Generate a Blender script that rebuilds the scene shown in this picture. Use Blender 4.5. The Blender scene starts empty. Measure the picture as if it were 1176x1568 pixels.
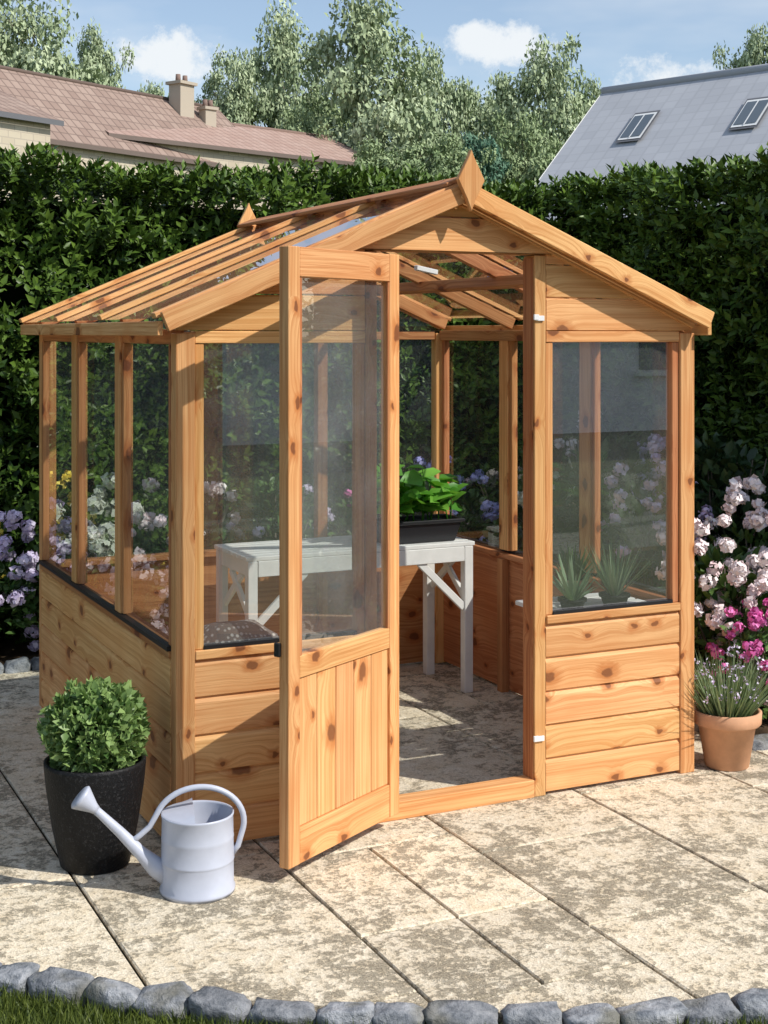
import bpy, bmesh, math, random
import numpy as np
from mathutils import Vector, Matrix, noise
random.seed(7); RNG=np.random.default_rng(11)
sc=bpy.context.scene
COL=sc.collection
A=math.radians(25.5); CA=math.cos(A); SA=math.sin(A)
CX,CY,CZ=-1.299,-4.211,1.6
def cw(r,d): return (CX+r*CA+d*SA, CY-r*SA+d*CA)
def cwp(px,d): return cw((px-588)/2181*d,d)
# ------------------------------------------------------------ node helpers
def nd(nt,typ,props=None,ins=None):
    n=nt.nodes.new(typ)
    for k,v in (props or {}).items(): setattr(n,k,v)
    for k,v in (ins or {}).items():
        if isinstance(v,bpy.types.NodeSocket): nt.links.new(v,n.inputs[k])
        else: n.inputs[k].default_value=v
    return n
def M(nt,op,a,b=None,c=None,clamp=False):
    ins={0:a}
    if b is not None: ins[1]=b
    if c is not None: ins[2]=c
    return nd(nt,'ShaderNodeMath',{'operation':op,'use_clamp':clamp},ins).outputs[0]
def MIX(nt,f,a,b,bt='MIX'):
    def c(x): return x if isinstance(x,bpy.types.NodeSocket) else (x[0],x[1],x[2],1)
    return nd(nt,'ShaderNodeMix',{'data_type':'RGBA','blend_type':bt},{0:f,6:c(a),7:c(b)}).outputs[2]
def RNGE(nt,v,a,b,c=0.0,d=1.0,smooth=False):
    return nd(nt,'ShaderNodeMapRange',{'interpolation_type':'SMOOTHSTEP' if smooth else 'LINEAR'},{0:v,1:a,2:b,3:c,4:d}).outputs[0]
def NOI(nt,vec,scale,detail=3,rough=.5,dim='3D'):
    ins={'Scale':scale,'Detail':detail,'Roughness':rough}
    if vec is not None: ins['Vector']=vec
    return nd(nt,'ShaderNodeTexNoise',{'noise_dimensions':dim},ins)
def newmat(name):
    m=bpy.data.materials.new(name); m.use_nodes=True
    nt=m.node_tree; b=nt.nodes['Principled BSDF']; out=nt.nodes['Material Output']
    return m,nt,b,out
def bump(nt,b,h,strength=.3,dist=.01):
    n=nd(nt,'ShaderNodeBump',None,{'Height':h,'Strength':strength,'Distance':dist})
    nt.links.new(n.outputs[0],b.inputs['Normal'])
def setb(nt,b,**k):
    names={'col':'Base Color','rough':'Roughness','spec':'Specular IOR Level','metal':'Metallic'}
    for kk,v in k.items():
        s=b.inputs[names[kk]]
        if isinstance(v,bpy.types.NodeSocket): nt.links.new(v,s)
        else: s.default_value=(v[0],v[1],v[2],1) if kk=='col' else v
# ------------------------------------------------------------ materials
def mat_wood(name,base,dark,knotc,val=(.86,1.1)):
    m,nt,b,out=newmat(name)
    tc=nd(nt,'ShaderNodeTexCoord'); oi=nd(nt,'ShaderNodeObjectInfo')
    sp=nd(nt,'ShaderNodeSeparateXYZ',None,{0:tc.outputs['Object']})
    r=oi.outputs['Random']; x=sp.outputs[0]
    v=M(nt,'ADD',sp.outputs[1],sp.outputs[2])
    kx=M(nt,'MULTIPLY_ADD',x,4.8,M(nt,'MULTIPLY',r,91.0))
    kv=M(nt,'MULTIPLY_ADD',v,7.0,M(nt,'MULTIPLY',r,57.0))
    kvec=nd(nt,'ShaderNodeCombineXYZ',None,{0:kx,1:kv}).outputs[0]
    wob=NOI(nt,kvec,6.0,1)
    kvec2=nd(nt,'ShaderNodeVectorMath',{'operation':'MULTIPLY_ADD'},{0:wob.outputs['Color'],1:(.14,.14,0),2:kvec}).outputs[0]
    vo=nd(nt,'ShaderNodeTexVoronoi',{'voronoi_dimensions':'2D'},{'Vector':kvec2,'Scale':1.0,'Randomness':1.0})
    dist=vo.outputs['Distance']
    cs=nd(nt,'ShaderNodeSeparateColor',None,{0:vo.outputs['Color']})
    keep=M(nt,'GREATER_THAN',cs.outputs[0],.30)
    size=M(nt,'MULTIPLY_ADD',M(nt,'POWER',cs.outputs[1],2.0),.11,.05)
    infl=M(nt,'MULTIPLY',M(nt,'POWER',RNGE(nt,dist,0.0,.5,1.0,0.0),2.0),keep)
    v2=M(nt,'MULTIPLY_ADD',infl,.035,v)
    slow=NOI(nt,nd(nt,'ShaderNodeCombineXYZ',None,{0:M(nt,'MULTIPLY_ADD',x,1.4,M(nt,'MULTIPLY',r,71.0)),1:M(nt,'MULTIPLY',v,5.0)}).outputs[0],1.0,1).outputs[0]
    v2=M(nt,'MULTIPLY_ADD',slow,.022,v2)
    gvec=nd(nt,'ShaderNodeCombineXYZ',None,{0:M(nt,'MULTIPLY_ADD',x,1.0,M(nt,'MULTIPLY',r,33.0)),1:M(nt,'MULTIPLY',v2,90.0),2:M(nt,'MULTIPLY',r,17.0)}).outputs[0]
    g=NOI(nt,gvec,1.0,3,.66).outputs[0]
    gf=nd(nt,'ShaderNodeCombineXYZ',None,{0:M(nt,'MULTIPLY',x,6.0),1:M(nt,'MULTIPLY',v2,400.0),2:r}).outputs[0]
    g2=NOI(nt,gf,1.0,1,.5).outputs[0]
    gm=RNGE(nt,g,.38,.64,0,1,True)
    gsum=M(nt,'MULTIPLY_ADD',RNGE(nt,g2,.3,.7),.42,M(nt,'MULTIPLY',gm,.70),clamp=True)
    col=MIX(nt,gsum,base,dark)
    big=NOI(nt,tc.outputs['Object'],3.5,2).outputs[0]
    col=MIX(nt,RNGE(nt,big,.42,.68,0,.5),col,(base[0]*.76,base[1]*.54,base[2]*.38))
    hs=nd(nt,'ShaderNodeHueSaturation',None,{'Value':RNGE(nt,r,0,1,*val),'Color':col,'Hue':RNGE(nt,M(nt,'FRACT',M(nt,'MULTIPLY',r,7.3)),0,1,.492,.505)})
    halo=M(nt,'MULTIPLY',RNGE(nt,M(nt,'DIVIDE',dist,size),1.0,2.8,1,0,True),keep)
    core=M(nt,'MULTIPLY',RNGE(nt,M(nt,'DIVIDE',dist,size),.75,1.15,1,0,True),keep)
    col=MIX(nt,M(nt,'MULTIPLY',halo,.62),hs.outputs[0],(base[0]*.55,base[1]*.28,base[2]*.14))
    col=MIX(nt,M(nt,'MULTIPLY',core,.80),col,knotc)
    setb(nt,b,col=col,rough=.62,spec=.3)
    bump(nt,b,M(nt,'MULTIPLY_ADD',g2,.5,g),.35,.003)
    return m
W_MAIN=mat_wood('pine_timber',(.86,.505,.215),(.57,.26,.085),(.15,.045,.017))
W_CLAD=mat_wood('pine_cladding',(.87,.52,.23),(.63,.305,.108),(.18,.062,.024),(.9,1.08))
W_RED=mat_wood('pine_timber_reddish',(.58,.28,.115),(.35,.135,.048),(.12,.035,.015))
def mat_simple(name,col,rough=.5,spec=.4,metal=0,nscale=None,namt=.15,bstr=0):
    m,nt,b,out=newmat(name)
    if nscale:
        tc=nd(nt,'ShaderNodeTexCoord'); n=NOI(nt,tc.outputs['Object'],nscale,4,.6).outputs[0]
        c=MIX(nt,RNGE(nt,n,.3,.7),[k*(1-namt) for k in col],[min(1,k*(1+namt)) for k in col])
        setb(nt,b,col=c)
        if bstr: bump(nt,b,n,bstr,.01)
    else: setb(nt,b,col=col)
    setb(nt,b,rough=rough,spec=spec,metal=metal)
    return m
def mat_leaf(name,dark,light,rough=.45,trans=.25,spec=.4):
    m,nt,b,out=newmat(name)
    at=nd(nt,'ShaderNodeAttribute',{'attribute_name':'rnd'}).outputs['Fac']
    c=MIX(nt,at,dark,light)
    if spec==0:
        df=nd(nt,'ShaderNodeBsdfDiffuse',None,{0:c});nt.links.new(df.outputs[0],out.inputs[0]);nt.nodes.remove(b);return m
    setb(nt,b,col=c,rough=rough,spec=spec)
    if trans>0:
        tr=nd(nt,'ShaderNodeBsdfTranslucent',None,{0:MIX(nt,.5,c,(light[0]*1.2,light[1]*1.3,light[2]*.6))})
        mx=nd(nt,'ShaderNodeMixShader',None,{0:trans,1:b.outputs[0],2:tr.outputs[0]})
        nt.links.new(mx.outputs[0],out.inputs[0])
    return m
def mat_glass(name,refl=.09,haze=.05,tint=(.93,.96,.95)):
    m,nt,b,out=newmat(name)
    nt.nodes.remove(b)
    tr=nd(nt,'ShaderNodeBsdfTransparent',None,{0:(*tint,1)})
    gl=nd(nt,'ShaderNodeBsdfGlossy',None,{'Color':(1,1,1,1),'Roughness':.0})
    df=nd(nt,'ShaderNodeBsdfDiffuse',None,{0:(.75,.78,.8,1)})
    fc=nd(nt,'ShaderNodeLayerWeight',None,{'Blend':.5}).outputs['Facing']
    f=M(nt,'MULTIPLY_ADD',M(nt,'POWER',fc,3.6),.75,refl,clamp=True)
    tc=nd(nt,'ShaderNodeTexCoord'); n=NOI(nt,tc.outputs['Object'],5.0,3).outputs[0]
    m1=nd(nt,'ShaderNodeMixShader',None,{0:M(nt,'MULTIPLY',RNGE(nt,n,.3,.7,.6,1.4),haze),1:tr.outputs[0],2:df.outputs[0]})
    m2=nd(nt,'ShaderNodeMixShader',None,{0:f,1:m1.outputs[0],2:gl.outputs[0]})
    nt.links.new(m2.outputs[0],out.inputs[0]); return m
GLASS=mat_glass('glazing',.25,.05); GLASS_D=mat_glass('door_glazing',.16,.09); GLASS_S=mat_glass('side_glazing',.14,.05); GLASS_R=mat_glass('roof_glazing',.12,.08); GLASS_B=mat_glass('rear_glazing',.05,.02)
BLACK=mat_simple('black_rubber_seal',(.012,.012,.014),.5)
WHITEP=mat_simple('white_painted_wood',(.78,.77,.74),.5,.4,0,9,.08,.1)
WHITEM=mat_simple('white_metal',(.78,.78,.78),.35)
CANM=mat_simple('lavender_grey_enamel',(.48,.51,.60),.36,.5,0,14,.06)
TERRA=mat_simple('terracotta',(.62,.34,.20),.8,.2,0,11,.14,.15)
SOIL=mat_simple('soil',(.055,.036,.022),.95,.1,0,25,.5,.8)
BARK=mat_simple('bark',(.16,.14,.11),.9,.1,0,6,.4,.4)
def mat_sack():
    m,nt,b,out=newmat('sack_fabric');tc=nd(nt,'ShaderNodeTexCoord')
    vo=nd(nt,'ShaderNodeTexVoronoi',None,{'Vector':tc.outputs['Object'],'Scale':55.0,'Randomness':.4})
    setb(nt,b,col=MIX(nt,RNGE(nt,vo.outputs['Distance'],.25,.4),(.5,.47,.43),(.15,.13,.12)),rough=.85);return m
SACK=mat_sack()
def mat_blackpot():
    m,nt,b,out=newmat('black_stone_pot')
    tc=nd(nt,'ShaderNodeTexCoord'); n=NOI(nt,tc.outputs['Object'],110,3,.7).outputs[0]
    setb(nt,b,col=MIX(nt,RNGE(nt,n,.55,.72),(.006,.006,.007),(.045,.045,.047)),rough=.55,spec=.3)
    bump(nt,b,n,.8,.004); return m
BPOT=mat_blackpot()
def mat_slab():
    m,nt,b,out=newmat('riven_stone_slab')
    tc=nd(nt,'ShaderNodeTexCoord'); P=tc.outputs['Object']
    at=nd(nt,'ShaderNodeAttribute',{'attribute_name':'rnd'}).outputs['Fac']
    P2=nd(nt,'ShaderNodeVectorMath',{'operation':'ADD'},{0:P,1:nd(nt,'ShaderNodeCombineXYZ',None,{2:M(nt,'MULTIPLY',at,40.0)}).outputs[0]}).outputs[0]
    n1=NOI(nt,P2,3.4,3,.6).outputs[0]; n2=NOI(nt,P2,15,4,.72).outputs[0]; n3=NOI(nt,P2,58,4,.8).outputs[0]
    n4=NOI(nt,P2,170,2,.7).outputs[0]
    reg=RNGE(nt,M(nt,'MULTIPLY_ADD',n2,.55,M(nt,'MULTIPLY',n1,.45)),.44,.585,0,1,True)
    light=MIX(nt,RNGE(nt,n2,.35,.65),(.92,.83,.66),(.79,.66,.46))
    light=MIX(nt,RNGE(nt,n4,.40,.62,0,.55),light,(.55,.44,.29))
    thr=M(nt,'MULTIPLY_ADD',reg,-.16,.595)
    spk=RNGE(nt,M(nt,'SUBTRACT',n3,thr),-.03,.06,0,1,True)
    darkc=MIX(nt,RNGE(nt,n4,.4,.6),(.15,.13,.095),(.43,.37,.27))
    col=MIX(nt,M(nt,'MULTIPLY',spk,M(nt,'MULTIPLY_ADD',reg,.36,.52)),light,darkc)
    hs=nd(nt,'ShaderNodeHueSaturation',None,{'Color':col,'Value':RNGE(nt,at,0,1,.88,1.04),'Saturation':.97})
    setb(nt,b,col=hs.outputs[0],rough=.85,spec=.2)
    h=M(nt,'ADD',M(nt,'MULTIPLY',n2,.9),M(nt,'SUBTRACT',M(nt,'MULTIPLY',n3,.6),M(nt,'MULTIPLY',spk,.3)))
    bump(nt,b,h,.8,.014); return m
SLAB=mat_slab()
JOINT=mat_simple('joint_sand',(.030,.025,.018),.95,.1,0,40,.4,.5)
def mat_stone():
    m,nt,b,out=newmat('grey_cobble_stone')
    tc=nd(nt,'ShaderNodeTexCoord'); n=NOI(nt,tc.outputs['Object'],18,6,.7).outputs[0]
    at=nd(nt,'ShaderNodeAttribute',{'attribute_name':'rnd'}).outputs['Fac']
    c=MIX(nt,RNGE(nt,n,.35,.65),(.13,.145,.165),(.42,.43,.45))
    n2=NOI(nt,tc.outputs['Object'],7,3).outputs[0]
    c=MIX(nt,RNGE(nt,n2,.52,.66,0,.5),c,(.16,.14,.07))
    c=nd(nt,'ShaderNodeHueSaturation',None,{'Color':c,'Value':RNGE(nt,at,0,1,.7,1.15)}).outputs[0]
    setb(nt,b,col=c,rough=.85,spec=.2); bump(nt,b,n,1.0,.02); return m
STONE=mat_stone()
def mat_lawn():
    m,nt,b,out=newmat('lawn_turf')
    tc=nd(nt,'ShaderNodeTexCoord'); n=NOI(nt,tc.outputs['Object'],.35,3).outputs[0]; n2=NOI(nt,tc.outputs['Object'],40,3,.7).outputs[0]
    c=MIX(nt,n,(.035,.055,.014),(.07,.095,.022)); c=MIX(nt,RNGE(nt,n2,.35,.7,0,.7),c,(.02,.028,.008))
    setb(nt,b,col=c,rough=.95,spec=.1); bump(nt,b,n2,.6,.02); return m
LAWN=mat_lawn()
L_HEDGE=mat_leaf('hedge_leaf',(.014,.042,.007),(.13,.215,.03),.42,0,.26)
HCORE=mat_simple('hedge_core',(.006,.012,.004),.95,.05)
L_BOX=mat_leaf('box_leaf',(.06,.13,.03),(.27,.39,.13),.45,.15)
L_BASIL=mat_leaf('seedling_leaf',(.07,.26,.022),(.24,.52,.07),.4,.3)
L_BUSH=mat_leaf('shrub_leaf',(.03,.08,.02),(.12,.21,.05),.45,.1)
L_LAUREL=mat_leaf('dark_shrub_leaf',(.012,.035,.012),(.06,.11,.04),.4,0)
L_GREY=mat_leaf('lavender_leaf',(.12,.18,.08),(.28,.36,.19),.6,.2)
L_ALOE=mat_leaf('aloe_leaf',(.15,.25,.12),(.32,.42,.25),.5,.1)
L_TREE=mat_leaf('tree_leaf_silver_haze',(.24,.31,.17),(.52,.59,.38),.7,0,0)  # silver-green, paled further: distance haze is put into the leaf colour
L_TREE2=mat_leaf('tree_leaf_green',(.18,.25,.115),(.40,.48,.27),.7,0,0)
L_TREE3=mat_leaf('tree_leaf_bluegreen',(.07,.16,.105),(.21,.33,.23),.7,0,0)
L_GRASS=mat_leaf('grass_blade',(.035,.06,.010),(.16,.20,.04),.5,.2)
P_PINK=mat_leaf('petal_pale_pink',(.86,.66,.68),(.97,.94,.92),.6,0,.2)
P_MAG=mat_leaf('petal_magenta',(.66,.08,.36),(.90,.28,.60),.6,0,.2)
P_MAUVE=mat_leaf('petal_mauve',(.55,.42,.66),(.86,.78,.92),.6,0,.2)
P_YEL=mat_leaf('petal_yellow',(.80,.60,.05),(.95,.85,.2),.6,0,.2)
P_WHITE=mat_leaf('petal_cream',(.68,.70,.55),(.93,.92,.82),.6,0,.2)
P_BLUE=mat_leaf('petal_blue',(.28,.28,.62),(.6,.6,.88),.6,0,.2)
# ------------------------------------------------------------ object helpers
def grp(name,loc=(0,0,0),rz=0.0):
    e=bpy.data.objects.new(name,None); e.empty_display_size=.2
    e.location=loc; e.rotation_euler=(0,0,rz); COL.objects.link(e)
    return e
def emat(e): return Matrix.Translation(e.location)@e.rotation_euler.to_matrix().to_4x4()
def link(name,me,mat,parent=None,mw=None,smooth=False):
    o=bpy.data.objects.new(name,me); COL.objects.link(o)
    if mat is not None and not me.materials: me.materials.append(mat)
    if smooth: me.polygons.foreach_set('use_smooth',[True]*len(me.polygons))
    mw=mw or Matrix.Identity(4)
    if parent is not None:
        o.parent=parent; o.matrix_parent_inverse=emat(parent).inverted()
    o.matrix_basis=mw
    return o
def frommesh(bm,name):
    me=bpy.data.meshes.new(name); bm.to_mesh(me); bm.free(); return me
def beam(name,p0,p1,wd,w,t,parent,mat=None,bev=.0022):
    p0=Vector(p0);p1=Vector(p1);X=p1-p0;L=X.length;X.normalize()
    Z=Vector(wd);Z=(Z-X*Z.dot(X)).normalized();Y=Z.cross(X)
    bm=bmesh.new();bmesh.ops.create_cube(bm,size=1)
    for v in bm.verts: v.co=Vector((v.co.x*L,v.co.y*t,v.co.z*w))
    if bev: bmesh.ops.bevel(bm,geom=bm.edges[:],offset=bev,segments=1,affect='EDGES')
    R=Matrix((X,Y,Z)).transposed().to_4x4()
    return link(name,frommesh(bm,name),mat or W_MAIN,parent,Matrix.Translation((p0+p1)/2)@R)
def box(name,xr,yr,zr_,parent,mat=None,bev=.0022):
    s=[xr[1]-xr[0],yr[1]-yr[0],zr_[1]-zr_[0]]; c=[(xr[0]+xr[1])/2,(yr[0]+yr[1])/2,(zr_[0]+zr_[1])/2]
    i=s.index(max(s)); p0=list(c);p1=list(c);p0[i]-=s[i]/2;p1[i]+=s[i]/2
    o=[j for j in range(3) if j!=i]; j=o[0] if s[o[0]]>=s[o[1]] else o[1]; k=[q for q in o if q!=j][0]
    wd=[0,0,0];wd[j]=1
    return beam(name,p0,p1,wd,s[j],s[k],parent,mat,bev)
def clip(poly,a,b,c):
    out=[]
    for i in range(len(poly)):
        p=poly[i];q=poly[(i+1)%len(poly)]
        fp=a*p[0]+b*p[1]-c;fq=a*q[0]+b*q[1]-c
        if fp<=0: out.append(p)
        if (fp<0<fq) or (fq<0<fp):
            t=fp/(fp-fq);out.append((p[0]+t*(q[0]-p[0]),p[1]+t*(q[1]-p[1])))
    return out
def prism_xz(name,poly,y0,y1,parent,mat,bev=.002,vert=False):
    if len(poly)<3: return
    cx=sum(p[0] for p in poly)/len(poly);cz=sum(p[1] for p in poly)/len(poly)
    bm=bmesh.new();vs=[bm.verts.new((p[0]-cx,y0,p[1]-cz)) for p in poly]
    f=bm.faces.new(vs);r=bmesh.ops.extrude_face_region(bm,geom=[f])
    for v in r['geom']:
        if isinstance(v,bmesh.types.BMVert): v.co.y=y1
    bmesh.ops.recalc_face_normals(bm,faces=bm.faces[:])
    if bev: bmesh.ops.bevel(bm,geom=bm.edges[:],offset=bev,segments=1,affect='EDGES')
    mw=Matrix.Translation((cx,0,cz))
    if vert:
        R=Matrix.Rotation(math.pi/2,4,'Y');bm.transform(R);mw=mw@R.inverted()
    return link(name,frommesh(bm,name),mat,parent,mw)
def clad_board(name,p0,p1,out,h,t,parent,mat=None):
    p0=Vector(p0);p1=Vector(p1);X=p1-p0;L=X.length;X.normalize();O=Vector(out).normalized()
    prof=[(0,0),(t-.002,0),(t,.002),(t,h-.019),(t*.72,h-.010),(t*.42,h-.006),(t*.40,h),(0,h)]
    bm=bmesh.new();a=[];b=[]
    for (o,z) in prof:
        a.append(bm.verts.new((-L/2,o,z-h/2)));b.append(bm.verts.new((L/2,o,z-h/2)))
    n=len(prof)
    for i in range(n): bm.faces.new((a[i],a[(i+1)%n],b[(i+1)%n],b[i]))
    bm.faces.new(a);bm.faces.new(b[::-1]);bmesh.ops.recalc_face_normals(bm,faces=bm.faces[:])
    R=Matrix((X,O,Vector((0,0,1)))).transposed().to_4x4()
    return link(name,frommesh(bm,name),mat or W_CLAD,parent,Matrix.Translation((p0+p1)/2+Vector((0,0,h/2)))@R)
def quad(name,pts,parent,mat):
    me=bpy.data.meshes.new(name);me.from_pydata([tuple(p) for p in pts],[],[tuple(range(len(pts)))])
    return link(name,me,mat,parent)
def lathe(name,prof,parent,mat,loc=(0,0,0),seg=48,smooth=True):
    bm=bmesh.new();rings=[]
    for (r,z) in prof:
        if r<1e-5: rings.append([bm.verts.new((0,0,z))])
        else: rings.append([bm.verts.new((r*math.cos(2*math.pi*i/seg),r*math.sin(2*math.pi*i/seg),z)) for i in range(seg)])
    for a,b in zip(rings,rings[1:]):
        for i in range(seg):
            j=(i+1)%seg
            f=[a[i%len(a)],a[j%len(a)],b[j%len(b)],b[i%len(b)]]
            u=[]
            for v in f:
                if v not in u:u.append(v)
            if len(u)>2: bm.faces.new(u)
    bmesh.ops.recalc_face_normals(bm,faces=bm.faces[:])
    return link(name,frommesh(bm,name),mat,parent,Matrix.Translation(loc),smooth)
def tube_data(paths,seg=8):
    V=[];F=[]
    for pts,rad in paths:
        pts=[Vector(p) for p in pts];base=len(V);prev=None
        for i,p in enumerate(pts):
            T=(pts[min(i+1,len(pts)-1)]-pts[max(i-1,0)]).normalized()
            ref=Vector((0,0,1)) if abs(T.z)<.9 else Vector((1,0,0))
            if prev is not None: ref=prev
            N=(ref-T*ref.dot(T)).normalized();B=T.cross(N);prev=N
            for k in range(seg):
                a=2*math.pi*k/seg;V.append(p+(N*math.cos(a)+B*math.sin(a))*rad[i])
        for i in range(len(pts)-1):
            for k in range(seg):
                a=base+i*seg+k;b=base+i*seg+(k+1)%seg;F.append((a,b,b+seg,a+seg))
        F.append(tuple(base+k for k in range(seg))[::-1]);F.append(tuple(base+(len(pts)-1)*seg+k for k in range(seg)))
    return V,F
def tubes(name,paths,parent,mat,seg=8):
    V,F=tube_data(paths,seg);me=bpy.data.meshes.new(name);me.from_pydata([tuple(v) for v in V],[],F)
    return link(name,me,mat,parent,None,True)
TF=(np.array([(0,0,0),(.35,-.5,.12),(.35,.5,.12),(.75,-.36,.07),(.75,.36,.07),(1,0,-.12),(.35,0,0),(.75,0,-.03)],float),
    [(0,2,6),(0,6,1),(6,2,4,7),(1,6,7,3),(7,4,5),(3,7,5)])
TM=(np.array([(0,0,0),(.45,.5,.14),(1,0,-.08),(.45,-.5,.14),(.5,0,0)],float),[(0,1,4),(1,2,4),(2,3,4),(3,0,4)])
TS=(np.array([(0,0,0),(.5,.5,.08),(1,0,0),(.5,-.5,.08)],float),[(0,1,2,3)])
TB=(np.array([(0,-.5,0),(0,.5,0),(.55,.35,.0),(.55,-.35,.0),(1,0,0)],float),[(0,1,2,3),(3,2,4)])
def unit(a): return a/np.maximum(np.linalg.norm(a,axis=1,keepdims=True),1e-9)
def leaf_me(name,P,D,N,L,Wd,rnd,tmpl=TF):
    n=len(P);D=unit(D);S=unit(np.cross(D,N));N=np.cross(S,D)
    T,F=tmpl;k=len(T);L=np.broadcast_to(L,(n,));Wd=np.broadcast_to(Wd,(n,))
    V=(P[:,None,:]+D[:,None,:]*(T[None,:,0:1]*L[:,None,None])+S[:,None,:]*(T[None,:,1:2]*Wd[:,None,None])+N[:,None,:]*(T[None,:,2:3]*Wd[:,None,None]*1.4))
    lt=np.concatenate([np.array(f) for f in F]);ll=np.array([len(f) for f in F])
    loops=(lt[None,:]+np.arange(n)[:,None]*k).ravel();tot=np.tile(ll,n);start=np.concatenate([[0],np.cumsum(tot)[:-1]])
    me=bpy.data.meshes.new(name);me.vertices.add(n*k);me.vertices.foreach_set('co',V.ravel())
    me.loops.add(len(loops));me.loops.foreach_set('vertex_index',loops.astype(np.int32))
    me.polygons.add(len(tot));me.polygons.foreach_set('loop_start',start.astype(np.int32))
    try: me.polygons.foreach_set('loop_total',tot.astype(np.int32))
    except Exception: pass
    me.update(calc_edges=True)
    at=me.attributes.new('rnd','FLOAT','POINT');at.data.foreach_set('value',np.repeat(rnd,k).astype(np.float32))
    return me
def rv(n): return unit(RNG.normal(size=(n,3)))
# ------------------------------------------------------------ GREENHOUSE
W,D,ZS,ZT=1.96,1.95,.60,1.60
XM=.98; SL=.423
def zr(x): return 1.66+SL*((x if x<=XM else 2*XM-x)+.06)
G=grp('wooden_greenhouse',(XM,D/2,0))
for i,(x0,x1) in enumerate([(0,.062),(W-.062,W)]):
    box('front_corner_post',(x0,x1),(-.010,.04),(0,1.6),G)
    box('back_corner_post',(x0,x1),(D-.045,D+.008),(0,1.6),G)
box('door_post',(.642,.682),(-.004,.068),(.0,1.868),G,W_RED)
box('door_post',(1.283,1.328),(-.004,.068),(.0,1.868),G,W_MAIN)
box('door_jamb_lining',(1.2785,1.2825),(.004,.066),(.06,1.86),G,W_RED,0)
box('threshold',(.683,1.281),(-.008,.06),(0.0,.06),G,W_MAIN)
hB=.1165
for (x0,x1) in [(.063,.641),(1.329,W-.063)]:
    for k in range(5):
        clad_board('cladding_board',(x0,.012,.012+k*hB),(x1,.012,.012+k*hB),(0,-1,0),hB,.016,G)
    box('cladding_backing',(x0,x1),(.013,.02),(.01,.6),G,W_RED,0)
    box('sill',(x0,x1),(-.012,.05),(.594,.622),G)
    box('sill_seal',(x0+.03,x1-.03),(-.004,.012),(.6225,.634),G,BLACK,0)
    box('head_rail',(x0,x1),(-.004,.045),(1.568,1.606),G)
    box('window_stile',(x0+.0005,x0+.030),(.000,.04),(.623,1.567),G)
    box('window_stile',(x1-.030,x1-.0005),(.000,.04),(.623,1.567),G,W_RED)
    quad('window_pane',[(x0+.03,.016,.623),(x1-.03,.016,.623),(x1-.03,.016,1.568),(x0+.03,.016,1.568)],G,GLASS)
def slope_clip(poly,off):
    poly=clip(poly,-SL,1,1.66+SL*.06-off)
    return clip(poly,SL,1,1.66+SL*(2*XM+.06)-off)
for (x0,x1) in [(.005,.641),(1.329,W-.005)]:
    z=1.608
    for k in range(3):
        p=slope_clip([(x0,z),(x1,z),(x1,z+.112),(x0,z+.112)],.045)
        prism_xz('gable_board',p,-.003,.012,G,W_CLAD,.003); z+=.1155
prism_xz('gable_header',slope_clip([(.55,1.872),(1.41,1.872),(1.41,1.985),(.55,1.985)],.045),-.014,.01,G,W_MAIN)
prism_xz('gable_peak',slope_clip([(.6,1.99),(1.4,1.99),(1.4,2.2),(.6,2.2)],.045),-.006,.01,G,W_CLAD)
box('gable_head_inner',(.6,1.36),(.012,.06),(1.87,1.91),G,W_RED)
def barge(y0,y1,sgn):
    w=.062;yc=(y0+y1)/2
    n=Vector((-SL,0,1)).normalized()
    a=Vector((-.066,yc,zr(-.066)+.004))-n*w/2;b=Vector((XM+.005,yc,zr(XM)+.004))-n*w/2
    beam('bargeboard',a,b,n,w,abs(y1-y0),G)
    n=Vector((SL,0,1)).normalized()
    a=Vector((2*XM+.036,yc+.002*sgn,zr(-.036)+.004))-n*w/2;b=Vector((XM-.005,yc+.002*sgn,zr(XM)+.004))-n*w/2
    beam('bargeboard',a,b,n,w,abs(y1-y0),G)
barge(-.08,-.060,-1);barge(D+.05,D+.068,1)
def finial(y0,y1):
    prism_xz('finial',[(XM,2.205),(XM+.010,2.18),(XM+.050,2.105),(XM+.016,2.040),(XM,2.0),(XM-.016,2.040),(XM-.050,2.105),(XM-.010,2.18)],y0,y1,G,W_MAIN,.002,True)
finial(-.104,-.083);finial(D+.071,D+.09)
for sd in (0,1):
    f=(lambda x:x) if sd==0 else (lambda x:2*XM-x)
    EO=.078 if sd==0 else .046
    nn=Vector((-SL if sd==0 else SL,0,1)).normalized()
    quad('roof_pane',[(f(-EO+.01),-.055,zr(-EO+.01)-.012),(f(XM),-.055,zr(XM)-.012),(f(XM),D+.05,zr(XM)-.012),(f(-EO+.01),D+.05,zr(-EO+.01)-.012)],G,GLASS_R)
    for y in (-.034,.62,1.29,D+.02):
        beam('roof_batten',Vector((f(-EO),y,zr(-EO)-.001)),Vector((f(XM-.02),y,zr(XM-.02)-.001)),(0,1,0),.042,.018,G)
        yy=y+.03 if y<0 else y-(.04 if y>1.5 else 0)
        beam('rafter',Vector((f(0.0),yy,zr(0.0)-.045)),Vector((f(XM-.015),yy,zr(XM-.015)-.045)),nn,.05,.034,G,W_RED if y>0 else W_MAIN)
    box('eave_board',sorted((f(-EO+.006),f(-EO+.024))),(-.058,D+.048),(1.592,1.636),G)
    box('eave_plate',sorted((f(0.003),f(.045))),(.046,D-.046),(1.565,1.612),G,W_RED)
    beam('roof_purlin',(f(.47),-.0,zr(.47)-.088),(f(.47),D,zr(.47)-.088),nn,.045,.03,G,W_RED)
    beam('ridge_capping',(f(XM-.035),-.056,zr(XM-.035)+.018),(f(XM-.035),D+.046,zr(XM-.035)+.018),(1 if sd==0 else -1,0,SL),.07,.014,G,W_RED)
box('ridge_beam',(XM-.018,XM+.018),(.0,D),(1.975,2.045),G,W_RED)
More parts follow.
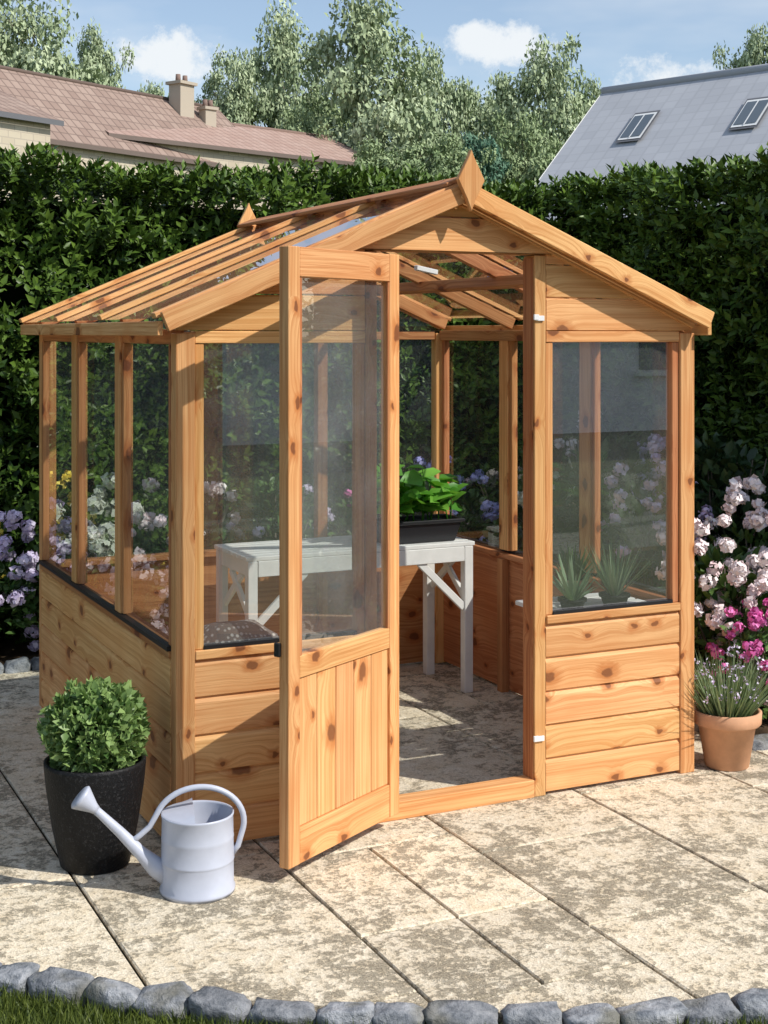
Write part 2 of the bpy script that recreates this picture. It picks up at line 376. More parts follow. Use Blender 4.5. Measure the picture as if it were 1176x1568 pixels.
ys=[.0,.65,1.30,D]
for sd in (0,1):
    f=(lambda x:x) if sd==0 else (lambda x:W-x)
    def sx(a,b): return sorted((f(a),f(b)))
    o=(-1,0,0) if sd==0 else (1,0,0)
    for k in range(5):
        clad_board('cladding_board',(f(.014),.041,.012+k*hB),(f(.014),D-.046,.012+k*hB),o,hB,.016,G)
    box('cladding_backing',sx(.015,.022),(.046,D-.046),(.01,.6),G,W_RED,0)
    box('sill',sx(-.008,.045),(.041,D-.046),(.595,.617),G,W_RED)
    box('sill_seal',sx(-.012,.012),(.042,D-.047),(.6175,.632),G,BLACK,0)
    for y in (.65,1.30):
        box('mullion',sx(-.006,.040),(y-.036,y+.036),(.632,1.60),G)
        box('inner_stud',sx(.023,.06),(y-.022,y+.022),(0.0,.594),G,W_RED)
    for y0,y1 in zip(ys,ys[1:]):
        a=y0+(.047 if y0==0 else .037);b=y1-(.047 if y1==D else .037)
        box('window_stile',sx(.000,.03),(a,a+.02),(.633,1.565),G,W_RED)
        box('window_stile',sx(.000,.03),(b-.02,b),(.633,1.565),G,W_RED)
        quad('window_pane',[(f(.014),a+.02,.618),(f(.014),b-.02,.618),(f(.014),b-.02,1.567),(f(.014),a+.02,1.567)],G,GLASS_S if sd==0 else GLASS_B)
for k in range(5):
    clad_board('cladding_board',(.069,D-.012,.012+k*hB),(W-.069,D-.012,.012+k*hB),(0,1,0),hB,.016,G)
box('cladding_backing',(.069,W-.069),(D-.02,D-.013),(.01,.6),G,W_RED,0)
box('sill',(.069,W-.069),(D-.06,D+.008),(.595,.62),G,W_RED)
box('head_rail',(.069,W-.069),(D-.045,D+.004),(1.568,1.606),G,W_RED)
for x in (.66,1.30):
    box('mullion',(x-.025,x+.025),(D-.05,D+.003),(.621,1.567),G,W_RED)
    box('inner_stud',(x-.022,x+.022),(D-.06,D-.021),(0,.594),G,W_RED)
quad('window_pane',[(.06,D-.02,.62),(W-.06,D-.02,.62),(W-.06,D-.02,1.57),(.06,D-.02,1.57)],G,GLASS_B)
quad('gable_pane',[(.02,D-.02,1.607),(W-.02,D-.02,1.607),(W-.02,D-.02,1.63),(XM,D-.02,2.04),(.02,D-.02,1.63)],G,GLASS_B)
# door
hinge=Vector((.722,-.056,0));ang=math.radians(180+31)
dx=Vector((math.cos(ang),math.sin(ang),0));dn=Vector((-dx.y,dx.x,0))
if dn.dot(Vector((CX,CY,0))-hinge)<0: dn=-dn
DW=.590;z0,z1=.047,1.853;st=.055;th=.036
def dpt(u,z,o=0): return hinge+dx*u+dn*o+Vector((0,0,z))
beam('door_stile',dpt(st/2,z0),dpt(st/2,z1),dx,st,th,G)
beam('door_stile',dpt(DW-st/2,z0),dpt(DW-st/2,z1),dx,st,th,G)
def rail(a,b,nm='door_rail',t=th-.003): beam(nm,dpt(st+.0005,(a+b)/2),dpt(DW-st-.0005,(a+b)/2),(0,0,1),b-a,t,G)
rail(z0,z0+.105);rail(.59,.655);rail(z1-.088,z1)
nb=5;bw=(DW-2*st)/nb
for i in range(nb):
    u=st+bw*(i+.5)
    beam('door_board',dpt(u,z0+.106,.002),dpt(u,.589,.002),dx,bw-.003,.016,G,W_CLAD,.003)
beam('door_backing',dpt(DW/2,z0+.106,-.0095),dpt(DW/2,.589,-.0095),dx,DW-2*st,.005,G,W_RED,0)
quad('door_pane',[dpt(st,.655),dpt(DW-st,.655),dpt(DW-st,z1-.09),dpt(st,z1-.09)],G,GLASS_D)
beam('glazing_bead',dpt(st+.006,.656,.012),dpt(st+.006,z1-.091,.012),dx,.011,.008,G,W_RED,0)
beam('glazing_bead',dpt(DW-st-.006,.656,.012),dpt(DW-st-.006,z1-.091,.012),dx,.011,.008,G,W_RED,0)
for z in (.35,1.0,1.6): beam('hinge',dpt(-.012,z-.035,-.01),dpt(-.012,z+.035,-.01),dx,.02,.02,G,W_RED,.002)
for z in (.2,1.65):
    box('door_catch',(1.283,1.318),(-.012,-.005),(z-.008,z+.010),G,WHITEM,.001)
    box('door_catch_pin',(1.272,1.292),(-.02,-.012),(z-.005,z+.014),G,WHITEM,.001)
beam('door_latch',dpt(DW+.004,.66,-.02),dpt(DW+.004,.70,-.02),dx,.012,.02,G,BLACK,.002)
beam('vent_stay',(1.28,.9,zr(.62)-.085),(1.40,.95,zr(.62)-.10),(0,0,1),.02,.02,G,WHITEM)
# ------------------------------------------------------------ potting bench
T=grp('white_potting_bench',(1.28,1.57,0))
bx0,bx1,by0,by1,bz=.72,1.80,1.34,1.76,.672
for i in range(7):
    y=by0+ (by1-by0)*(i+.5)/7
    box('slat',(bx0,bx1),(y-.026,y+.026),(bz-.018,bz),T,WHITEP)
for x in (bx0+.03,bx1-.03):
    for y in (by0+.025,by1-.025): box('leg',(x-.021,x+.021),(y-.021,y+.021),(0,bz-.019),T,WHITEP)
    box('end_rail',(x-.012,x+.012),(by0+.048,by1-.048),(bz-.085,bz-.019),T,WHITEP)
    beam('end_brace',(x,by0+.05,.42),(x,by1-.15,bz-.09),(0,0,1),.03,.018,T,WHITEP)
    beam('end_brace',(x+.006,by1-.05,.42),(x+.006,by0+.15,bz-.09),(0,0,1),.03,.018,T,WHITEP)
for y in (by0+.012,by1-.012): box('front_rail',(bx0+.053,bx1-.053),(y-.01,y+.01),(bz-.085,bz-.019),T,WHITEP)
beam('brace',(bx1-.05,by0+.02,.38),(bx1-.27,by0+.02,bz-.08),(0,0,1),.032,.02,T,WHITEP)
beam('brace',(bx0+.05,by0+.02,.38),(bx0+.27,by0+.02,bz-.08),(0,0,1),.032,.02,T,WHITEP)
px_,py_=1.56,1.47
PL=grp('black_seedling_planter',(px_,py_,.672))
bm=bmesh.new()
def ringp(hx,hy,z): return [bm.verts.new((sx*hx,sy*hy,z)) for sx,sy in ((-1,-1),(1,-1),(1,1),(-1,1))]
rs=[ringp(.17,.07,0),ringp(.195,.085,.085),ringp(.208,.098,.086),ringp(.208,.098,.10),ringp(.19,.082,.10),ringp(.185,.076,.08)]
for a,b in zip(rs,rs[1:]):
    for i in range(4): bm.faces.new((a[i],a[(i+1)%4],b[(i+1)%4],b[i]))
bm.faces.new(rs[0][::-1]);bm.faces.new(rs[-1]);bmesh.ops.recalc_face_normals(bm,faces=bm.faces[:])
bmesh.ops.bevel(bm,geom=bm.edges[:],offset=.003,segments=1,affect='EDGES')
link('tray',frommesh(bm,'tray'),mat_simple('black_plastic',(.02,.02,.023),.4),PL,Matrix.Translation((px_,py_,.673)))
def leaf_clump(name,parent,mat,stems,L,Wr,nper,tmpl=TF,spread=.8,zl=.25):
    P=[];Dd=[];paths=[]
    for (b,t) in stems:
        b=np.array(b);t=np.array(t);paths.append(([b,(b+t)/2+RNG.normal(size=3)*.01,t],[.004,.003,.002]))
        for k in range(nper):
            f=.35+.65*k/max(1,nper-1);P.append(b+(t-b)*f+RNG.normal(size=3)*.006);a=k*2.4+RNG.uniform(0,1)
            Dd.append(np.array([math.cos(a)*spread,math.sin(a)*spread,zl+RNG.uniform(-.3,.4)]))
    P=np.array(P);Dd=np.array(Dd);n=len(P)
    N=np.array([-.15,-.35,1.])+RNG.normal(size=(n,3))*.3
    Ls=L*RNG.uniform(.65,1.2,n)
    link(name,leaf_me(name,P,Dd,N,Ls,Ls*Wr,RNG.uniform(0,1,n),tmpl),mat,parent)
    tubes('stems',paths,parent,mat,5)
st_=[]
for i in range(18):
    x=px_+RNG.uniform(-.18,.17);y=py_+RNG.uniform(-.06,.06)
    st_.append(((x,y,.75),(x+RNG.uniform(-.06,.06),y+RNG.uniform(-.07,.05),.75+RNG.uniform(.10,.25))))
leaf_clump('seedling_leaves',PL,L_BASIL,st_,.115,.66,7)
SH=grp('white_shelf',(1.68,.3,0))
for i in range(4): box('slat',(1.46,1.90),(.10+i*.085,.17+i*.085),(.575,.592),SH,WHITEP)
for y in (.12,.40):
    box('bracket',(1.60,1.90),(y-.012,y+.012),(.545,.574),SH,WHITEP)
    beam('bracket_brace',(1.89,y,.38),(1.65,y,.55),(0,1,0),.02,.02,SH,WHITEP)
def potted(name,x,y,z,r,h,mat):
    g=grp(name,(x,y,z))
    lathe('pot',[(0,0),(r*.7,0),(r*.93,h*.8),(r*1.05,h*.8),(r*1.07,h),(r*.93,h),(r*.9,h*.88),(0,h*.88)],g,mat,(x,y,z))
    return g
def spiky(g,x,y,z,n,L,w,mat,up=.6,name='leaves'):
    a=RNG.uniform(0,2*math.pi,n);el=RNG.uniform(up*.5,1.45,n)
    Dd=np.stack([np.cos(a)*np.cos(el),np.sin(a)*np.cos(el),np.sin(el)],1)
    P=np.stack([x+np.cos(a)*.012,y+np.sin(a)*.012,np.full(n,z)],1)
    N=np.stack([-Dd[:,0]*.6,-Dd[:,1]*.6,np.ones(n)],1)
    link(name,leaf_me(name,P,Dd,N,L*RNG.uniform(.6,1.1,n),w,RNG.uniform(0,1,n),TB),mat,g)
g=potted('aloe_plant',1.53,.14,.593,.05,.05,BPOT);spiky(g,1.53,.14,.635,34,.17,.020,L_ALOE,.4)
g=potted('chive_plant',1.72,.15,.593,.055,.05,BPOT);spiky(g,1.72,.15,.635,80,.22,.010,L_ALOE,1.3)
g=potted('thyme_plant',1.66,.33,.593,.05,.08,TERRA);spiky(g,1.66,.33,.66,60,.16,.016,L_BUSH,1.0)
bm=bmesh.new();bmesh.ops.create_icosphere(bm,subdivisions=4,radius=1)
for v in bm.verts:
    c=v.co;q=Vector([math.copysign(abs(k)**.6,k) for k in c]);n=noise.noise(c*2.2)*.10
    v.co=Vector((q.x*.19*(1+n),q.y*.13*(1+n),.31+q.z*.30*(1+n*.6)))
link('compost_sack',frommesh(bm,'compost_sack'),SACK,None,Matrix.Translation((.33,.42,0))@Matrix.Rotation(.25,4,'Z'),True)
# ------------------------------------------------------------ watering can
wx,wy=-.02,-.285
WC=grp('watering_can',(wx,wy,0))
R_=.104
lathe('body',[(0,.004),(R_*1.0,.004),(R_*1.03,0),(R_*1.04,.012),(R_*1.0,.016),(R_*.995,.085),(R_*1.0,.089),(R_*1.015,.092),(R_*1.0,.095),(R_*.99,.150),(R_*1.003,.155),(R_*.99,.160),(R_*.98,.214),(R_*1.0,.218),(R_*1.0,.224),(R_*.96,.224),(R_*.94,.218),(R_*.94,.03),(0,.03)],WC,CANM,(wx,wy,0),64)
sd=Vector((-CA*1.0+SA*-.18,SA*1.0-CA*.18,0)).normalized()
c0=Vector((wx,wy,0))
def wp(a,z,b=0): return c0+sd*a+Vector((-sd.y,sd.x,0))*b+Vector((0,0,z))
bm=bmesh.new();R2=R_*.965
vs=[bm.verts.new(wp(R2*math.cos(t),.2245,R2*math.sin(t))) for t in np.linspace(-1.45,1.45,24)]
cv=[bm.verts.new(wp(.012,.238,R2*math.sin(t)*.9)) for t in np.linspace(-1.45,1.45,24)]
for i in range(23): bm.faces.new((vs[i],vs[i+1],cv[i+1],cv[i]))
link('half_cover',frommesh(bm,'half_cover'),CANM,WC,None,True)
tubes('spout',[([wp(.085,.055),wp(.12,.075),wp(.16,.115),wp(.22,.180),wp(.275,.235),wp(.29,.249)],[.036,.028,.019,.015,.012,.012])],WC,CANM,20)
a=wp(.285,.245);b=wp(.330,.285);ax=(b-a).normalized()
tubes('rose',[([a,a+ax*.012,b-ax*.006,b,b+ax*.005],[.013,.016,.036,.038,.032])],WC,CANM,24)
hp=[wp(.195,.145),wp(.165,.165),wp(.135,.190)]+[wp(-.005+.128*math.cos(t),.190+.105*math.sin(t)) for t in np.linspace(.35,3.45,24)]+[wp(-.116,.120),wp(-.100,.100)]
tubes('handle',[(hp,[.0085]*len(hp))],WC,CANM,12)
# ------------------------------------------------------------ black pot with box ball
bx,by=-.235,.045
BP=grp('box_ball_in_black_pot',(bx,by,0))
lathe('pot',[(0,0),(.098,0),(.104,.006),(.128,.12),(.146,.24),(.152,.305),(.152,.315),(.146,.318),(.138,.312),(.135,.28),(0,.275)],BP,BPOT,(bx,by,0),64)
lathe('soil',[(0,.285),(.136,.282)],BP,SOIL,(bx,by,0),32)
def ball(name,parent,c,R,n,L,mat,amp=.08,core=True,zs=1.0,Wr=.55):
    d=rv(n);ph=RNG.uniform(0,6,6)
    bumpy=(np.sin(d[:,0]*9+ph[0])*np.sin(d[:,1]*11+ph[1])+np.sin(d[:,2]*12+ph[2])*np.sin(d[:,0]*14+ph[3]))*amp*.5
    rr=R*(1+bumpy)*(1.04-RNG.uniform(0,1,n)**2*.24)
    P=np.array(c)+d*rr[:,None]*np.array([1,1,zs])
    Dd=d*.9+RNG.normal(size=(n,3))*.7+np.array([0,0,.3]);N=d+RNG.normal(size=(n,3))*.7
    Ls=L*RNG.uniform(.7,1.3,n)
    link(name,leaf_me(name,P,Dd,N,Ls,Ls*Wr,np.clip(RNG.normal(.45,.28,n)+bumpy*3,0,1),TM),mat,parent)
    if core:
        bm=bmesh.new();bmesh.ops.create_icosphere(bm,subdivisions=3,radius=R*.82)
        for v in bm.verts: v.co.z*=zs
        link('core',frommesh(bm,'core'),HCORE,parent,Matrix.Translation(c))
ball('foliage',BP,(bx,by,.402),.130,4600,.029,L_BOX,.22,True,.90,.66)
# ------------------------------------------------------------ flowering shrubs
def shrub(name,x,y,z,r,h,nl,L,leafmat,heads=0,hr=.035,pmat=None,npet=40,lowz=.2):
    g=grp(name,(x,y,0))
    d=rv(nl);d[:,2]=np.abs(d[:,2])*1.0-.15
    rr=RNG.uniform(.45,1,nl)**.6
    P=np.stack([x+d[:,0]*r*rr,y+d[:,1]*r*rr,z+h*.30+d[:,2]*h*.68*rr],1)
    ph=RNG.uniform(0,6,3);P+=(np.sin(P*17+ph)*.02)
    Dd=d+RNG.normal(size=(nl,3))*.55+np.array([0,0,.25]);N=np.array([0,0,1.])+d*.5+RNG.normal(size=(nl,3))*.4
    Ls=L*RNG.uniform(.6,1.25,nl)
    link('foliage',leaf_me('foliage',P,Dd,N,Ls,Ls*.48,RNG.uniform(0,1,nl)),leafmat,g)
    paths=[]
    for i in range(9):
        a=RNG.uniform(0,6.28);q=RNG.uniform(.2,.8)
        paths.append(([(x,y,z-.03),(x+math.cos(a)*r*q*.4,y+math.sin(a)*r*q*.4,z+h*.35),(x+math.cos(a)*r*q,y+math.sin(a)*r*q,z+h*.8)],[.008,.006,.003]))
    tubes('stems',paths,g,BARK,5)
    if heads:
        PP=[];DD=[]
        for i in range(heads):
            d1=rv(1)[0];d1[2]=abs(d1[2])*.9+lowz*RNG.uniform(-1,1)
            if RNG.uniform()<.6: d1[1]=-abs(d1[1])
            c=np.array([x+d1[0]*r*1.04,y+d1[1]*r*1.04,z+h*.33+d1[2]*h*.70])
            m=npet;dd=rv(m);rr_=hr*RNG.uniform(.6,1.25)
            PP.append(c+dd*rr_*.75*np.array([1,1,.8])+RNG.normal(size=(m,3))*hr*.12);DD.append(dd+RNG.normal(size=(m,3))*.3)
        PP=np.concatenate(PP);DD=np.concatenate(DD);n=len(PP)
        S=unit(np.cross(DD,rv(n)));Ls=hr*.85*RNG.uniform(.7,1.2,n)
        rn=np.repeat(RNG.uniform(.1,.9,heads),npet)*.6+RNG.uniform(0,.4,n)
        link('flowers',leaf_me('flowers',PP-S*Ls[:,None]*.5,S,DD,Ls,Ls*.95,rn,TS),pmat,g)
    return g
shrub('pink_rose_bush',2.60,.60,.03,.32,.76,1300,.07,L_BUSH,100,.035,P_PINK,46,.45)
shrub('pink_rose_bush',3.05,.95,.03,.34,.80,1300,.07,L_BUSH,70,.036,P_PINK,40,.4)
shrub('magenta_geranium',2.47,.29,.03,.17,.50,600,.05,L_BUSH,50,.025,P_MAG,30,.1)
shrub('magenta_geranium',2.74,.30,.03,.16,.50,600,.05,L_BUSH,36,.025,P_MAG,26,.1)
shrub('mauve_phlox',2.75,1.35,.03,.30,.95,1500,.07,L_BUSH,44,.036,P_MAUVE,30)
shrub('mauve_phlox',3.1,1.9,.03,.34,1.02,1800,.07,L_BUSH,46,.038,P_MAUVE,30)
shrub('white_hydrangea',2.75,2.25,.03,.34,.9,1500,.08,L_BUSH,24,.05,P_WHITE,50)
shrub('pink_rose_bush',3.15,2.7,.03,.32,1.1,1600,.08,L_BUSH,24,.038,P_PINK,40)
shrub('blue_salvia',2.45,2.85,.03,.30,.85,1300,.07,L_BUSH,30,.032,P_BLUE,30)
shrub('magenta_geranium',1.95,2.88,.03,.30,.75,1300,.07,L_BUSH,20,.032,P_MAG,30)
shrub('mauve_phlox',1.45,2.9,.03,.30,.9,1400,.07,L_BUSH,24,.034,P_MAUVE,30)
shrub('pink_rose_bush',.92,2.88,.03,.32,.85,1500,.07,L_BUSH,26,.038,P_PINK,40)
shrub('white_hydrangea',.42,2.88,.03,.32,.8,1500,.08,L_BUSH,26,.055,P_WHITE,50)
shrub('mauve_phlox',-.10,2.84,.03,.25,.64,1000,.06,L_BUSH,75,.038,P_MAUVE,36,.5)
shrub('yellow_coreopsis',-.22,2.98,.03,.25,.90,1000,.06,L_BUSH,95,.027,P_YEL,20,.1)
shrub('pink_rose_bush',-.56,2.80,.03,.26,.62,1000,.06,L_BUSH,60,.036,P_PINK,36,.5)
shrub('yellow_coreopsis',-1.1,2.9,.03,.3,.7,1000,.06,L_BUSH,50,.024,P_YEL,20)
shrub('magenta_geranium',-1.6,2.9,.03,.3,.6,1000,.06,L_BUSH,40,.03,P_MAG,20)
shrub('laurel_shrub',3.10,1.25,.03,.28,1.22,1500,.08,L_LAUREL)
shrub('laurel_shrub',2.85,1.85,.03,.24,1.28,1200,.08,L_LAUREL)
tx,ty=2.115,-.0
TP=grp('lavender_in_terracotta_pot',(tx,ty,0))
lathe('pot',[(0,0),(.075,0),(.080,.004),(.105,.155),(.118,.157),(.125,.165),(.127,.205),(.121,.210),(.112,.205),(.108,.17),(0,.165)],TP,TERRA,(tx,ty,0),56)
lathe('soil',[(0,.180),(.109,.176)],TP,SOIL,(tx,ty,0),32)
n=620;a=RNG.uniform(0,6.283,n);rr=RNG.uniform(0,.085,n);el=RNG.uniform(.75,1.5,n)
P=np.stack([tx+np.cos(a)*rr,ty+np.sin(a)*rr,np.full(n,.18)],1)
Dd=np.stack([np.cos(a)*np.cos(el),np.sin(a)*np.cos(el),np.sin(el)],1)
Lh=RNG.uniform(.10,.26,n)
link('lavender_leaves',leaf_me('lav',P,Dd,rv(n)+Dd*0,Lh,.0075,RNG.uniform(0,1,n),TB),L_GREY,TP)
nf=46;idx=RNG.choice(n,nf);tips=P[idx]+Dd[idx]*Lh[idx][:,None]
tips=np.repeat(tips,7,0)+RNG.normal(size=(nf*7,3))*np.array([.005,.005,.013])
link('lavender_flowers',leaf_me('lavf',tips,rv(nf*7),rv(nf*7),.014,.009,RNG.uniform(0,1,nf*7),TS),P_MAUVE,TP)
# ------------------------------------------------------------ patio, edging, beds, lawn
PCX,PCY,PR=1.755,1.61,3.2
me=bpy.data.meshes.new('lawn');S_=600
me.from_pydata([(-S_,-S_,-.03),(S_,-S_,-.03),(S_,S_,-.03),(-S_,S_,-.03)],[],[(0,1,2,3)]);link('lawn_ground',me,LAWN)
circ=[(PCX+PR*math.cos(t),PCY+PR*math.sin(t)) for t in np.linspace(0,2*math.pi,97)[:-1]]
def clipregion(poly):
    for i in range(96):
        p=circ[i];q=circ[(i+1)%96];a=q[1]-p[1];b=-(q[0]-p[0]);poly=clip(poly,a,b,a*p[0]+b*p[1])
        if len(poly)<3: return []
    return clip(poly,0,1,2.60)
PT=grp('patio',(PCX,PCY,0))
jp=clip(list(circ),0,1,2.60)
me=bpy.data.meshes.new('joint');me.from_pydata([(p[0],p[1],-.010) for p in jp],[],[tuple(range(len(jp)))]);link('joint_sand',me,JOINT,PT)
bm=bmesh.new();lay=bm.verts.layers.float.new('rnd')
for ci in range(-5,9):
    xa=.27+.59*ci;xb=xa+.59
    y=-.77-.59*3+(.0 if ci%2==0 else -.20);k=0
    while y<2.7:
        hgt=random.choice([.59,.59,.59,.44,.885]); y2=y+hgt
        splits=[(xa,xb)]
        if random.random()<.22 : splits=[(xa,xa+.295),(xa+.295,xb)]
        if hgt>.8: splits=[(xa,xb)]
        for (u0,u1) in splits:
            g=.0042
            p=clipregion([(u0+g,y+g),(u1-g,y+g),(u1-g,y2-g),(u0+g,y2-g)])
            q=[]
            for w in p:
                if not q or (abs(w[0]-q[-1][0])+abs(w[1]-q[-1][1])>.004): q.append(w)
            if len(q)<3: continue
            rz=random.random();dz=random.uniform(-.0012,.0012)
            cxm=sum(w[0] for w in q)/len(q);cym=sum(w[1] for w in q)/len(q)
            bot=[bm.verts.new((w[0],w[1],-.03)) for w in q];mid=[bm.verts.new((w[0],w[1],-.004+dz)) for w in q]
            top=[]
            for w in q:
                v=Vector((cxm-w[0],cym-w[1]));v=v.normalized()*.005 if v.length>0 else v
                top.append(bm.verts.new((w[0]+v.x,w[1]+v.y,dz)))
            for vv in bot+mid+top: vv[lay]=rz
            m=len(q)
            for i in range(m):
                j=(i+1)%m;bm.faces.new((bot[i],bot[j],mid[j],mid[i]));bm.faces.new((mid[i],mid[j],top[j],top[i]))
            bm.faces.new(top)
        y=y2
bmesh.ops.recalc_face_normals(bm,faces=bm.faces[:])
link('paving_slabs',frommesh(bm,'slabs'),SLAB,PT)
def stones(name,pts):
    bm=bmesh.new();lay=bm.verts.layers.float.new('rnd')
    for (x,y,a,l,wd,h) in pts:
        r=bmesh.ops.create_icosphere(bm,subdivisions=3,radius=1);off=Vector((random.random()*50,random.random()*50,0));rn=random.random()
        tl=random.uniform(-.12,.12);tl2=random.uniform(-.15,.15)
        for v in r['verts']:
            c=v.co.copy();q=Vector([math.copysign(abs(k)**.55,k) for k in c])
            nn=noise.noise(c*1.5+off)*.26+noise.noise(c*4+off)*.09+noise.noise(c*9+off)*.03
            q=Vector((q.x*l,q.y*wd,q.z*h))*(1+nn);q.z+=q.x*tl+q.y*tl2
            v.co=Vector((x+q.x*math.cos(a)-q.y*math.sin(a),y+q.x*math.sin(a)+q.y*math.cos(a),q.z-.008));v[lay]=rn
    return link(name,frommesh(bm,name),STONE,None,None,True)
pts=[];t=math.radians(150)
while t<math.radians(345):
    l=random.uniform(.056,.100);tm=t+l/(PR+.05)
    pts.append((PCX+(PR+.045)*math.cos(tm),PCY+(PR+.045)*math.sin(tm),tm+math.pi/2+random.uniform(-.12,.12),l*1.0,random.uniform(.038,.052),random.uniform(.024,.036)))
    t+=2*l/(PR+.05)
stones('stone_edging',pts)
pts=[];x=-2.2
while x<2.3:
    l=random.uniform(.06,.085);pts.append((x+l,2.63,random.uniform(-.1,.1),l*.98,.05,.06));x+=2*l
for y in np.arange(.3,2.6,.15): pts.append((2.33,float(y),math.pi/2+random.uniform(-.1,.1),.073,.045,.05))
x=2.4
while x<3.2: pts.append((x,.14,random.uniform(-.1,.1),.073,.045,.045));x+=.15
stones('stone_edging',pts)
def bed(name,x0,x1,y0,y1):
    nx=int((x1-x0)/.08)+2;ny=int((y1-y0)/.08)+2;V=[];F=[]
    for j in range(ny):
        for i in range(nx):
            x=x0+(x1-x0)*i/(nx-1);y=y0+(y1-y0)*j/(ny-1);e=min(i,nx-1-i,j,ny-1-j)
            V.append((x,y,(-.02 if e==0 else .03+.03*noise.noise(Vector((x*5,y*5,0))))))
    for j in range(ny-1):
        for i in range(nx-1): F.append((j*nx+i,j*nx+i+1,(j+1)*nx+i+1,(j+1)*nx+i))
    me=bpy.data.meshes.new(name);me.from_pydata(V,[],F);link(name,me,SOIL,None,None,True)
bed('flower_bed_soil',-4.0,2.36,2.66,3.7);bed('flower_bed_soil',2.361,3.9,.17,3.7)
n=60000
r_=RNG.uniform(-1.35,1.5,n);d_=RNG.uniform(2.95,3.95,n)
gx=CX+r_*CA+d_*SA;gy=CY-r_*SA+d_*CA
k=np.hypot(gx-PCX,gy-PCY)>PR+.075;gx=gx[k];gy=gy[k];n=len(gx)
a=RNG.uniform(0,6.283,n);el=RNG.uniform(.7,1.5,n)
Dd=np.stack([np.cos(a)*np.cos(el),np.sin(a)*np.cos(el),np.sin(el)],1)
link('grass',leaf_me('grass',np.stack([gx,gy,np.full(n,-.03)],1),Dd,rv(n),RNG.uniform(.022,.052,n),.0035,RNG.uniform(0,1,n),TB),L_GRASS)
# ------------------------------------------------------------ hedges
def hedge(name,p0,p1,out,H,nspr,depth=1.0,L=.062):
    g=grp(name,((p0[0]+p1[0])/2,(p0[1]+p1[1])/2,0))
    p0=np.array([*p0,0.]);p1=np.array([*p1,0.]);O=np.array([*out,0.]);Lx=np.linalg.norm(p1-p0);U=(p1-p0)/Lx
    def disp(u,z): return .075*np.sin(u*2.3+1.3*np.sin(z*2.1))+.06*np.sin(z*4.3+u*1.7+2)+.055*np.sin(u*7.1+2*np.sin(z*5.))+.04*np.sin(z*11+u*5)
    nt_=int(nspr*.2);nf_=nspr-nt_
    u=RNG.uniform(0,Lx,nf_);z=RNG.uniform(.0,H,nf_)
    C1=p0+U*u[:,None]+O*(disp(u,z)+RNG.uniform(-.11,.03,nf_))[:,None];C1[:,2]=z
    A1=O*.8+np.array([0,0,.75])+RNG.normal(size=(nf_,3))*.45
    u=RNG.uniform(0,Lx,nt_);w=RNG.uniform(0,1,nt_)**1.5*depth
    C2=p0+U*u[:,None]-O*w[:,None]+O*.05;C2[:,2]=H+.03*np.sin(u*3.1)+.02*np.sin(u*9+w*4)+RNG.uniform(-.07,.03,nt_)
    A2=O*.15+np.array([0,0,1.2])+RNG.normal(size=(nt_,3))*.35
    C=np.concatenate([C1,C2]);Ax=unit(np.concatenate([A1,A2]));n=len(C);K=8
    sh=RNG.uniform(0,1,n)
    Cr=np.repeat(C,K,0);Ar=np.repeat(Ax,K,0);kk=np.tile(np.arange(K),n);
    e1=unit(np.cross(Ar,np.array([.3,.2,1.])));e2=np.cross(Ar,e1);an=kk*2.4+np.repeat(RNG.uniform(0,6,n),K)
    rad=e1*np.cos(an)[:,None]+e2*np.sin(an)[:,None]
    P=Cr+Ar*(kk/K*.11)[:,None];op=(1-kk/K)[:,None]
    Dd=Ar*(.35+.7*(1-op))+rad*(.5+.6*op)+RNG.normal(size=P.shape)*.15
    N=Ar*1.0-rad*.2+RNG.normal(size=P.shape)*.2
    Ls=L*RNG.uniform(.65,1.25,len(P))
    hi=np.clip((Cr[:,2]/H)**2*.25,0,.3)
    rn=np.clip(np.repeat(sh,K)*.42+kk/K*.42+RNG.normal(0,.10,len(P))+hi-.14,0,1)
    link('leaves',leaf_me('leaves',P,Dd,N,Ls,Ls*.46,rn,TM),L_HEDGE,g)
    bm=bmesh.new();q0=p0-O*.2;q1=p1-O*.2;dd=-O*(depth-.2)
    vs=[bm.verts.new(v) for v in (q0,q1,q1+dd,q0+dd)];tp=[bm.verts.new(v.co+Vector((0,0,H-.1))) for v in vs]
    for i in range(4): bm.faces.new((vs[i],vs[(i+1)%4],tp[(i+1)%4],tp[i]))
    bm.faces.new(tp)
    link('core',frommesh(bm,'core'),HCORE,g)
    return g
hedge('garden_hedge',(-2.6,3.22),(3.7,3.22),(0,-1),2.40,11500)
hedge('garden_hedge',(3.52,3.4),(3.52,-.6),(-1,0),2.40,7500)
hedge('garden_hedge',(-7.5,3.25),(-2.55,3.25),(0,-1),2.38,3500,1.0,.085)
